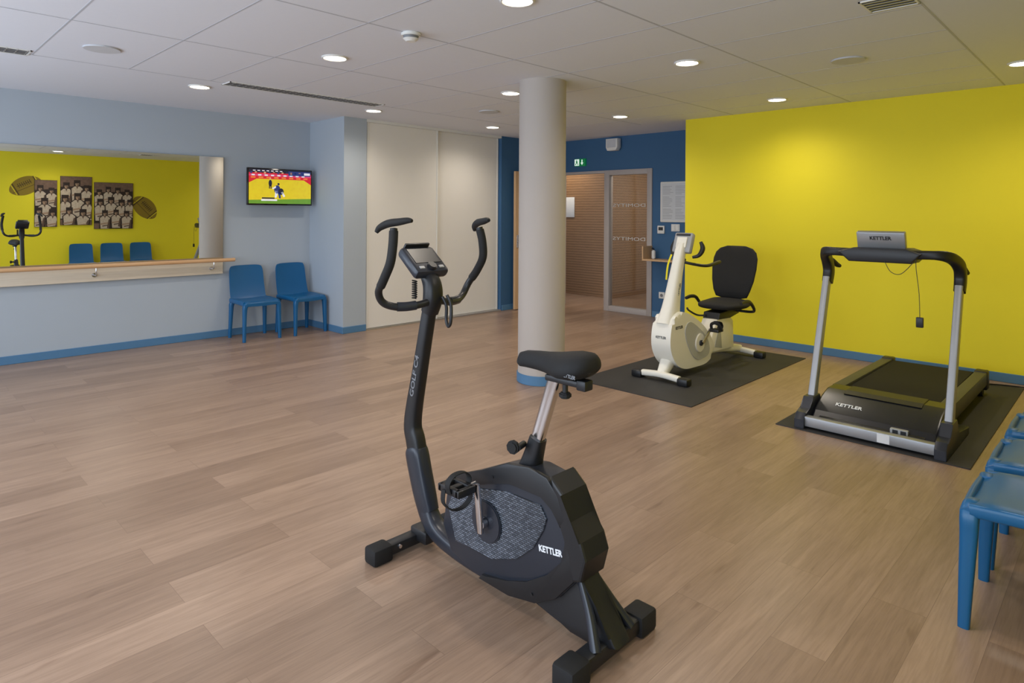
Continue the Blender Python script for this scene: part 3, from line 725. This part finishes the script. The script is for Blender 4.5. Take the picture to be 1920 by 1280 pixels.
B.add(place(cyl((0,-.056,.026),(0,0,1),.021,.016,seg=24,bev=.003),cl),'control_dial',m_black,parent=con)
for k in (-1,1): B.add(place(bbox(k*.052-.013,k*.052+.013,-.065,-.049,.018,.024,bev=.002,seg=1),cl),'console_button',m_grey,parent=con)
B.add(place(bbox(-.066,.066,.076,.088,-.012,.035,bev=.004),cl),'tablet_ledge',m_black,parent=con)

# ---------------------------------------------------------------- rubber mats
simple(bbox(4.37,6.68,2.39,3.50,0,.006,bev=.002,seg=1),'floor_mat',m_mat,(5.5,2.9,0),'black rubber floor mat under recumbent exercise bike','mat')
simple(bbox(4.44,6.84,.68,1.79,0,.006,bev=.002,seg=1),'floor_mat',m_mat,(5.6,1.2,0),'black rubber floor mat under treadmill','mat')

# ---------------------------------------------------------------- treadmill
T=Thing('treadmill',(5.4,1.24,.006),'grey and black folding treadmill on rubber mat by yellow wall','treadmill')
z0=.006
YL,YR=1.64,.83
bf=T.add(bbox(4.48,4.54,YR+.03,YL,z0+.015,z0+.08,bev=.005),'front_crossbar',m_silver)
for yy in (YR,YL):
    s=1 if yy>1.2 else -1
    T.add(prism([(4.46,z0),(4.46,z0+.06),(4.50,z0+.10),(4.58,z0+.11),(4.63,z0+.18),(4.77,z0+.18),(4.82,z0+.08),(5.15,z0+.05),(5.15,z0)],'XZ',yy-.033,yy+.033,bev=.007),'base_shoe',m_gunm)
    T.add(sweep([(4.685,yy,z0+.08),(4.75,yy,.28),(5.0,yy,.99)],[.025,.024,.024],[.038,.033,.031],side=(0,1,0),power=5,seg=16,smooth=False),'upright',m_silver)
    T.add(sweep([(5.005,yy,.955),(5.035,yy,1.04),(5.0,yy,1.115),(4.91,yy-.015*s,1.165),(4.83,yy-.05*s,1.19),(4.795,yy-.13*s,1.195),(4.78,yy-.28*s,1.19)],[.032,.034,.034,.032,.030,.026,.024],[.040,.043,.040,.034,.032,.028,.026],power=4,seg=16,side=(0,1,0),n=4),'handrail_arm',m_black)
    T.add(sweep([(4.97,yy,1.13),(5.08,yy,1.115),(5.2,yy,1.075),(5.27,yy,1.06)],[.018,.02,.019,.014],seg=14),'side_grip',m_blackm)
hood=[(4.575,z0+.03),(4.58,z0+.065),(4.62,.11),(4.76,.180),(4.88,.212),(5.02,.212),(5.12,.180),(5.12,z0+.05)]
hd=T.add(prism(hood,'XZ',.872,1.598,bev=.012,seg=3),'motor_hood',m_hood,sharp=14)
T.add(prism([(4.82,.203),(4.88,.218),(5.02,.218),(5.08,.20),(5.02,.17),(4.86,.17)],'XZ',1.0,1.47,bev=.004),'hood_cap',m_black,parent=hd,sharp=12)
T.add(prism([(4.555,z0+.02),(4.55,z0+.05),(4.575,z0+.075),(4.62,z0+.08),(4.62,z0+.02)],'XZ',.93,1.55,bev=.005),'front_lip',m_black,parent=hd)
sl=Vector((.14,0,.07)).normalized(); nn=Vector((-sl.z,0,sl.x))
T.add(text('KETTLER',.042,Vector((4.70,1.40,.150))+nn*.002,(0,-1,0),sl,bold=.001,width=.165),'lettering',m_txtw,parent=hd)
T.add(bbox(4.566,4.60,1.02,1.12,.07,.105,bev=.004),'power_inlet',m_grey,parent=hd)
bm=bbox(4.562,4.567,1.03,1.06,.075,.10); bbox(4.562,4.567,1.075,1.105,.075,.10,bm=bm); T.add(bm,'switch',m_txtd,parent=hd)
T.add(bbox(4.4775,4.481,1.10,1.17,z0+.02,z0+.075),'label_sticker',m_txtw)
for y0,y1 in ((.865,.945),(1.535,1.615)):
    T.add(prism([(5.0,.12),(5.05,.200),(6.34,.192),(6.38,.17),(6.38,.09),(5.0,.09)],'XZ',y0,y1,bev=.006),'side_rail',M('rail_grey_plastic',(58,60,64),.45))
dk=T.add(bbox(4.98,6.36,.94,1.54,.11,.168,bev=.003,seg=1),'deck',m_tmblk)
bt=[(5.02,.184),(6.33,.184),(6.36,.168),(6.36,.13),(6.33,.105),(5.02,.105)]
T.add(prism(bt,'XZ',.955,1.525),'running_belt',M('belt_rubber',(24,24,25),.8,noise=.1,scale=60,spec=.25),parent=dk)
for yy in (.905,1.575):
    T.add(bbox(6.32,6.42,yy-.045,yy+.045,.05,.20,bev=.012),'rear_cap',m_black)
    T.add(cyl((6.30,yy,.044),(0,1,0),.038,.04,seg=20),'wheel',m_blackm)
    T.add(bbox(5.1,6.3,yy-.02,yy+.02,.06,.10,bev=.004),'frame_rail',m_black)
T.add(bbox(6.418,6.424,.88,.94,.12,.14),'reflector',M('red_plastic',(180,30,30),.4))
R2=Matrix.Rotation(math.radians(-18),4,'Y').to_3x3()
def pl2(bm,loc):
    for v in bm.verts: v.co=R2@v.co+Vector(loc)
    return bm
cc=(4.80,1.235,1.27)
c_=T.add(pl2(bbox(-.012,.03,-.145,.145,-.045,.07,bev=.006),cc),'console',m_silver)
T.add(pl2(text('KETTLER',.034,(-.0135,0,.030),(0,-1,0),(0,0,1),bold=.001,width=.13),cc),'lettering',m_txtd,parent=c_)
T.add(pl2(bbox(.03,.036,-.12,.12,-.03,.06,bev=.002,seg=1),cc),'console_screen',m_gloss,parent=c_)
T.add(prism([(.99,1.20),(1.08,1.23),(1.39,1.23),(1.49,1.20),(1.42,1.135),(1.05,1.135)],'YZ',4.74,4.98,bev=.012,seg=2),'dashboard_tray',m_black,sharp=25)
T.add(sweep([(4.74,1.02,1.165),(4.73,1.015,1.1),(4.735,1.0,.95),(4.735,.995,.80)],.0022,seg=6),'safety_cord',m_txtd)
T.add(sweep([(4.74,1.20,1.15),(4.73,1.16,1.08),(4.73,1.10,1.07),(4.735,1.03,1.15)],.0022,seg=6),'safety_cord',m_txtd)
T.add(bbox(4.722,4.748,.975,1.015,.735,.80,bev=.005),'safety_key',m_black)
ob=finish(sweep([(6.50,1.0,.012),(6.66,.95,.012),(6.80,.86,.012),(6.9,.5,.006),(6.93,.2,.006)],.005,seg=8),'power_cable',m_blackm,(6.7,.6,0)); top(ob,'black power cable lying at the edge of treadmill mat','cable')

# ---------------------------------------------------------------- recumbent bike
yc=2.95
Q=Thing('recumbent_exercise_bike',(5.6,yc,.006),'white recumbent exercise bike with black padded seat on rubber mat','recumbent exercise bike')
def XZ(l,y=yc): return [(a,y,b) for a,b in l]
def stab2(x,zc):
    st=Q.add(sweep([(x,yc-.18,zc),(x,yc,zc+.012),(x,yc+.18,zc)],.03,.026,side=(1,0,0),power=3,seg=16),'stabilizer',m_whitebike)
    for s in (-1,1): Q.add(bbox(x-.045,x+.045,yc+s*.225-.05,yc+s*.225+.05,.006,.068,bev=.014),'end_cap',m_black,parent=st)
stab2(4.86,.05); stab2(6.36,.05)
Q.add(sweep(XZ([(4.86,.055),(4.92,.10),(5.01,.20),(5.09,.3)]),[.038,.050,.065,.065],[.032,.045,.06,.06],side=(0,1,0),power=3,seg=16),'front_leg',m_whitebike)
out=[(4.86,.40),(4.90,.52),(5.00,.59),(5.13,.575),(5.27,.52),(5.42,.44),(5.55,.34),(5.63,.24),(5.63,.14),(5.50,.075),(5.30,.07),(5.10,.085),(4.96,.15),(4.87,.27)]
hs2=Q.add(prism(out,'XZ',yc-.095,yc+.095,bev=.035,seg=3,smooth=True),'housing',m_whitebike,sharp=30)
gp=[(5.10,.40),(5.14,.48),(5.22,.48),(5.34,.42),(5.46,.34),(5.54,.25),(5.54,.16),(5.44,.13),(5.30,.14),(5.18,.24)]
Q.add(prism(gp,'XZ',yc-.100,yc-.092,bev=.002,seg=1,smooth=True),'side_trim',m_greyl,parent=hs2)
ds=Q.add(cyl((5.36,yc-.102,.28),(0,1,0),.085,.014,seg=48,bev=.004),'crank_disc',m_whitebike)
Q.add(cyl((5.36,yc-.114,.28),(0,1,0),.026,.02,seg=24,bev=.004),'crank_hub',m_gunm,parent=ds)
Q.add(text('KETTLER',.035,(5.0,yc-.0965,.46),(1,0,0),(0,0,1),bold=.0006,width=.12),'lettering',m_txtd,parent=hs2)
Q.add(text('KETTLER',.03,(4.857,yc,.38),(0,-1,0),(0,0,1),bold=.0006,width=.10),'lettering',m_txtd,parent=hs2)
Q.add(sweep([(5.36,yc-.13,.28),(5.48,yc-.14,.39)],.008,.016,side=(0,1,0),power=4,smooth=False),'crank_arm',m_chrome,parent=ds)
Q.add(sweep([(5.36,yc+.12,.28),(5.24,yc+.14,.18)],.008,.016,side=(0,1,0),power=4,smooth=False),'crank_arm',m_chrome,parent=ds)
for (x,y,z) in ((5.48,yc-.20,.39),(5.24,yc+.20,.18)):
    Q.add(bbox(x-.05,x+.05,y-.045,y+.045,z-.013,z+.013,bev=.006),'pedal',m_black,parent=ds)
    Q.add(sweep([(x+.0,y-.045,z),(x-.02,y-.04,z+.05),(x-.03,y,z+.07),(x-.02,y+.04,z+.05),(x,y+.045,z)],.004,.015,seg=8,side=(1,0,0)),'pedal_strap',m_blackm,parent=ds)
    Q.add(sweep([(x+.05,y,z-.005),(x+.08,y,z+.03),(x+.05,y,z+.07),(x+.0,y,z+.08)],.03,.005,seg=8,side=(0,1,0)),'heel_cup',m_blackm,parent=ds)
Q.add(sweep(XZ([(4.98,.47),(5.03,.64),(5.10,.88),(5.175,1.10),(5.21,1.18)]),[.078,.062,.050,.044,.034],[.125,.085,.060,.048,.034],side=(0,1,0),power=3,seg=20),'front_column',m_whitebike)
Q.add(text('KETTLER',.03,(5.07,yc-.0555,.78),(.3,0,1),(-1,0,.3),bold=.0006,width=.12),'lettering',m_txtg)
R3=Matrix.Rotation(math.radians(22),4,'Y').to_3x3()
def pl3(bm,loc):
    for v in bm.verts: v.co=R3@v.co+Vector(loc)
    return bm
c3=(5.24,yc,1.19)
k3=Q.add(pl3(bbox(-.03,.03,-.09,.09,-.10,.09,bev=.016),c3),'console',m_grey)
Q.add(pl3(bbox(.028,.034,-.07,.07,-.05,.07,bev=.002,seg=1),c3),'console_screen',m_gloss,parent=k3)
Q.add(pl3(bbox(-.045,-.028,-.05,.05,-.06,.04,bev=.006),c3),'console_back',m_whitebike,parent=k3)
Q.add(pl3(bbox(-.036,-.029,-.07,.07,.055,.075,bev=.002,seg=1),c3),'console_edge',m_gunm,parent=k3)
for s in (-1,1):
    Q.add(sweep([(5.19,yc+s*.02,1.02),(5.24,yc+s*.10,1.0),(5.34,yc+s*.17,.985),(5.50,yc+s*.18,1.0),(5.58,yc+s*.18,1.01)],[.013,.013,.014,.017,.015],seg=12),'front_handlebar',m_black)
    Q.add(sweep([(5.25,yc+s*.08,1.06),(5.28,yc+s*.13,1.08),(5.31,yc+s*.15,1.14),(5.31,yc+s*.13,1.20)],[.012,.018,.022,.014],seg=12),'console_grip',m_black)
Q.add(sweep(XZ([(5.45,.16),(5.7,.17),(6.0,.135),(6.36,.075)]),[.06,.055,.05,.040],[.06,.055,.045,.034],side=(0,1,0),power=4,seg=16),'seat_rail',m_whitebike)
Q.add(prism([(5.58,.14),(5.64,.30),(5.74,.44),(5.98,.47),(6.08,.40),(6.10,.13)],'XZ',yc-.08,yc+.08,bev=.018),'seat_support',m_whitebike,sharp=25)
Q.add(prism([(5.68,.19),(5.74,.32),(5.80,.40),(5.83,.16)],'XZ',yc-.084,yc+.084,bev=.005),'support_trim',m_greyl)
Q.add(prism([(5.76,.44),(5.78,.50),(6.18,.52),(6.20,.46),(6.0,.43)],'XZ',yc-.085,yc+.085,bev=.01),'seat_carriage',m_black)
rings=[]
for (x,w,hh,z) in [(5.80,.10,.012,.555),(5.82,.155,.028,.555),(5.90,.20,.038,.555),(6.0,.225,.042,.552),(6.1,.23,.042,.555),(6.2,.22,.040,.565),(6.24,.18,.02,.575)]:
    rings.append([Vector((x-.02,yc+w*math.copysign(abs(math.cos(a))**.7,math.cos(a)),z+hh*math.copysign(abs(math.sin(a))**.8,math.sin(a)))) for a in [2*math.pi*j/24 for j in range(24)]])
Q.add(loft(rings),'seat',m_blackm,sharp=60)
rings=[]
for (z,w,th,x) in [(.60,.10,.018,6.24),(.615,.165,.030,6.24),(.68,.195,.036,6.245),(.78,.222,.036,6.27),(.90,.236,.034,6.30),(1.0,.234,.034,6.33),(1.06,.215,.032,6.345),(1.10,.175,.028,6.355),(1.125,.10,.016,6.36)]:
    rings.append([Vector((x-.03+th*math.copysign(abs(math.sin(a))**.8,math.sin(a))+.02*(-(abs(math.cos(a))**2)),yc+w*math.copysign(abs(math.cos(a))**.75,math.cos(a)),z)) for a in [2*math.pi*j/24 for j in range(24)]])
Q.add(loft(rings),'backrest',m_blackm,sharp=60)
Q.add(sweep(XZ([(6.10,.50),(6.22,.51),(6.31,.56),(6.34,.70),(6.355,.85)]),.03,.014,side=(0,1,0),power=4),'backrest_bracket',m_black)
for s in (-1,1):
    Q.add(sweep([(6.15,yc+s*.05,.49),(6.15,yc+s*.22,.49),(6.10,yc+s*.28,.52),(6.0,yc+s*.285,.60),(5.9,yc+s*.285,.62),(5.80,yc+s*.285,.61)],[.013,.013,.014,.017,.018,.016],seg=12),'side_handle',m_black)
Q.add(sweep([(5.80,yc+.03,.47),(5.70,yc+.10,.47),(5.60,yc+.14,.52),(5.56,yc+.14,.55)],.009,seg=10),'adjust_lever',m_black)
ob=finish(sweep([(6.46,3.18,.02),(6.6,3.34,.012),(6.80,3.5,.005),(6.93,3.62,.005),(6.975,3.68,.1)],.005,seg=8),'power_cable',m_blackm,(6.6,3.3,0)); top(ob,'black power cable on floor behind recumbent bike','cable')
Q.add(sweep([(5.20,yc+.10,1.08),(5.17,yc+.12,.98),(5.16,yc+.13,.85)],.010,.003,seg=6,side=(0,1,0)),'hanging_strap',m_yellow)

# ---------------------------------------------------------------- lights
W=bpy.data.worlds.new('world'); S.world=W; W.use_nodes=True
bg=W.node_tree.nodes['Background']; bg.inputs[0].default_value=(.6,.75,1,1); bg.inputs[1].default_value=1.0
def area(loc,rot,sx,sy,e,c):
    l=bpy.data.lights.new('area','AREA'); l.shape='RECTANGLE'; l.size=sx; l.size_y=sy; l.energy=e; l.color=c
    o=bpy.data.objects.new('unseen_area_light',l); o.location=loc; o.rotation_euler=rot; COL.objects.link(o); return o  # serves window daylight and the added corridor lights alike
for y in (-.3,2.8,5.9):
    area((-1.75,y,1.4),(0,math.radians(-90),0),1.9,2.7,78,(.80,.89,1))  # cool daylight outside the west windows
for y in (5.2,7.3):
    area((8.5,y,H-.03),(0,0,0),.5,.5,13,(1,.88,.74))  # warm lights added out of view to brighten the corridor, not daylight
area((9.8,5.2,H-.03),(0,0,0),.5,.5,17,(1,.92,.82))  # another added corridor light, behind the glazed panel

# ---------------------------------------------------------------- camera
f,yaw,roll,hy=1199.5,.7753,.0058,399.17
cd=bpy.data.cameras.new('camera'); cam=bpy.data.objects.new('camera',cd); COL.objects.link(cam)
cd.sensor_width=36; cd.lens=36*f/1920; cd.shift_y=-(640-hy)/1920; cd.clip_start=.02
fw=Vector((math.cos(yaw),math.sin(yaw),0)); rt0=Vector((math.sin(yaw),-math.cos(yaw),0)); up0=Vector((0,0,1))
r=rt0*math.cos(roll)+up0*math.sin(roll); u=-rt0*math.sin(roll)+up0*math.cos(roll)
mt_=Matrix((r,u,-fw)).transposed().to_4x4(); mt_.translation=(0,0,1.45)
cam.matrix_world=mt_
S.camera=cam
